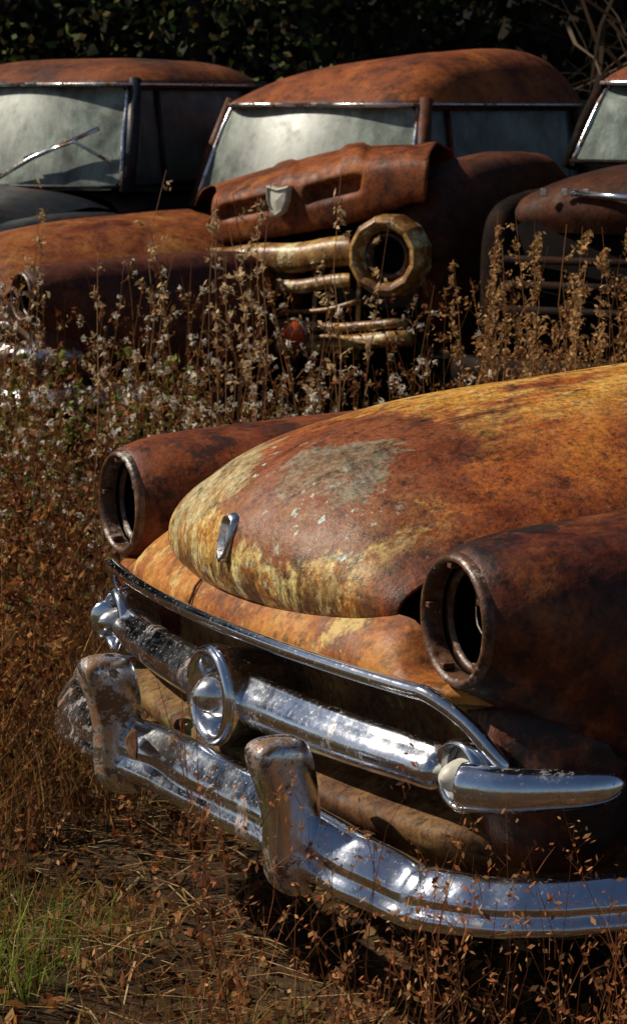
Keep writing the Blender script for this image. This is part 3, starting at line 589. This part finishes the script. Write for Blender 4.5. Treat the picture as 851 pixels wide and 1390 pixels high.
# ---------------------------------------------------------------- forest behind
def cloud(n,x0,x1,y0,y1,z0,z1,s0,s1,cols,cl=60,cr_=1.2):
    cc=np.stack([rng.uniform(x0,x1,cl),rng.uniform(y0,y1,cl),rng.uniform(z0,z1,cl)],1)
    c=cc[rng.integers(0,cl,n)]+rng.normal(0,cr_,(n,3))*np.array([1,1,.6]); c[:,2]=np.maximum(c[:,2],gz(c[:,0],c[:,1])+.05)
    c=c[c[:,1]>18.3]
    v,f=quads(c,rng.uniform(s0,s1,len(c)),.6); return v,f,pal(len(c),cols,4)
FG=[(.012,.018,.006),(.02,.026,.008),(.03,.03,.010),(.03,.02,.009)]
parts=[cloud(24000,-9,9,20,24,.2,3.2,.03,.09,FG,160,.7),cloud(6000,-9,7,19,20.3,.8,2.6,.02,.05,[(.08,.11,.02),(.05,.07,.02),(.14,.10,.03)],34,.35),cloud(16000,-28,14,21,40,5,12,.35,.7,FG,120,2.0),cloud(9000,-20,14,24,34,1,5,.12,.3,FG,120,1.3)]  # second cloud: brighter leaf colours paint in faint light on the foliage
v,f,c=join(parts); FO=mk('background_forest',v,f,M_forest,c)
tv=[]; tf=[]; o=0
for k in range(46):
    x,y=rng.uniform(-14,10),rng.uniform(20,32); r=rng.uniform(.06,.2); hh=rng.uniform(6,11); lx,ly=rng.normal(0,.6,2)
    limbs=[((x,y,gz(np.array(x),np.array(y))-.1),(x+lx,y+ly,hh),r)]
    for q in range(5):
        t=rng.uniform(.15,.9); b=(x+lx*t,y+ly*t,hh*t); limbs.append((b,(b[0]+rng.normal(0,1.3),b[1]+rng.normal(0,.8),b[2]+rng.uniform(.4,1.8)),r*.35))
    for p0,p1,r0 in limbs:
        for z_,(pp,ra_) in enumerate(((p0,r0),(p1,r0*.35))):
            for j in range(6): tv.append((pp[0]+ra_*math.cos(j*1.047),pp[1]+ra_*math.sin(j*1.047),pp[2]))
        for j in range(6): tf.append((o+j,o+(j+1)%6,o+6+(j+1)%6,o+6+j))
        o+=12
mk('trunks',np.array(tv,float),np.array(tf),M_bark,parent=FO,smooth=True)
nb=320; pb=np.stack([rng.uniform(1.7,3.4,nb),rng.uniform(16.2,17.6,nb),rng.uniform(.3,2.3,nb)],1); db=rng.normal(0,1,(nb,3))*np.array([.4,.4,.35])
PB=pb[:,None,:]+db[:,None,:]*np.linspace(-1,1,4)[None,:,None]+rng.normal(0,.04,(nb,4,3)); PB[:,:,2]=np.maximum(PB[:,:,2],.0)
vv,ff=ribbons(PB,np.tile([.035,.03,.02,.008],(nb,1)),rdir(nb)); mk('brush_pile',vv,ff,M_leaf,pal(nb,[(.12,.08,.05),(.20,.14,.09),(.07,.045,.03)],8))

# ---------------------------------------------------------------- light, world, camera
S=Vector((-.93,.22,0)).normalized()*math.cos(math.radians(42)); S.z=math.sin(math.radians(42))
ld=bpy.data.lights.new('sun','SUN'); ld.energy=5.0; ld.angle=math.radians(.5); ld.color=(1,.91,.76)
lo=bpy.data.objects.new('sun',ld); scene.collection.objects.link(lo); lo.rotation_euler=S.to_track_quat('Z','Y').to_euler(); lo.location=(-10,5,12)
w=bpy.data.worlds.new('World'); scene.world=w; w.use_nodes=True
sk=w.node_tree.nodes.new('ShaderNodeTexSky'); sk.sky_type='NISHITA'; sk.sun_disc=False; sk.sun_elevation=math.radians(42); sk.sun_rotation=math.atan2(S.x,S.y)
bg=w.node_tree.nodes['Background']; bg.inputs[1].default_value=.05; w.node_tree.links.new(sk.outputs[0],bg.inputs[0])
cd=bpy.data.cameras.new('camera'); cam=bpy.data.objects.new('camera',cd); scene.collection.objects.link(cam); scene.camera=cam
cam.location=(0,0,1.64); cam.rotation_euler=(math.radians(90-8.75),0,0); cd.sensor_width=36; cd.lens=91.94; cd.clip_end=2000; cd.clip_start=.1
cd.dof.use_dof=True; cd.dof.focus_distance=4.75; cd.dof.aperture_fstop=16
scene.view_settings.view_transform='Standard'; scene.view_settings.look='None'; scene.view_settings.exposure=0
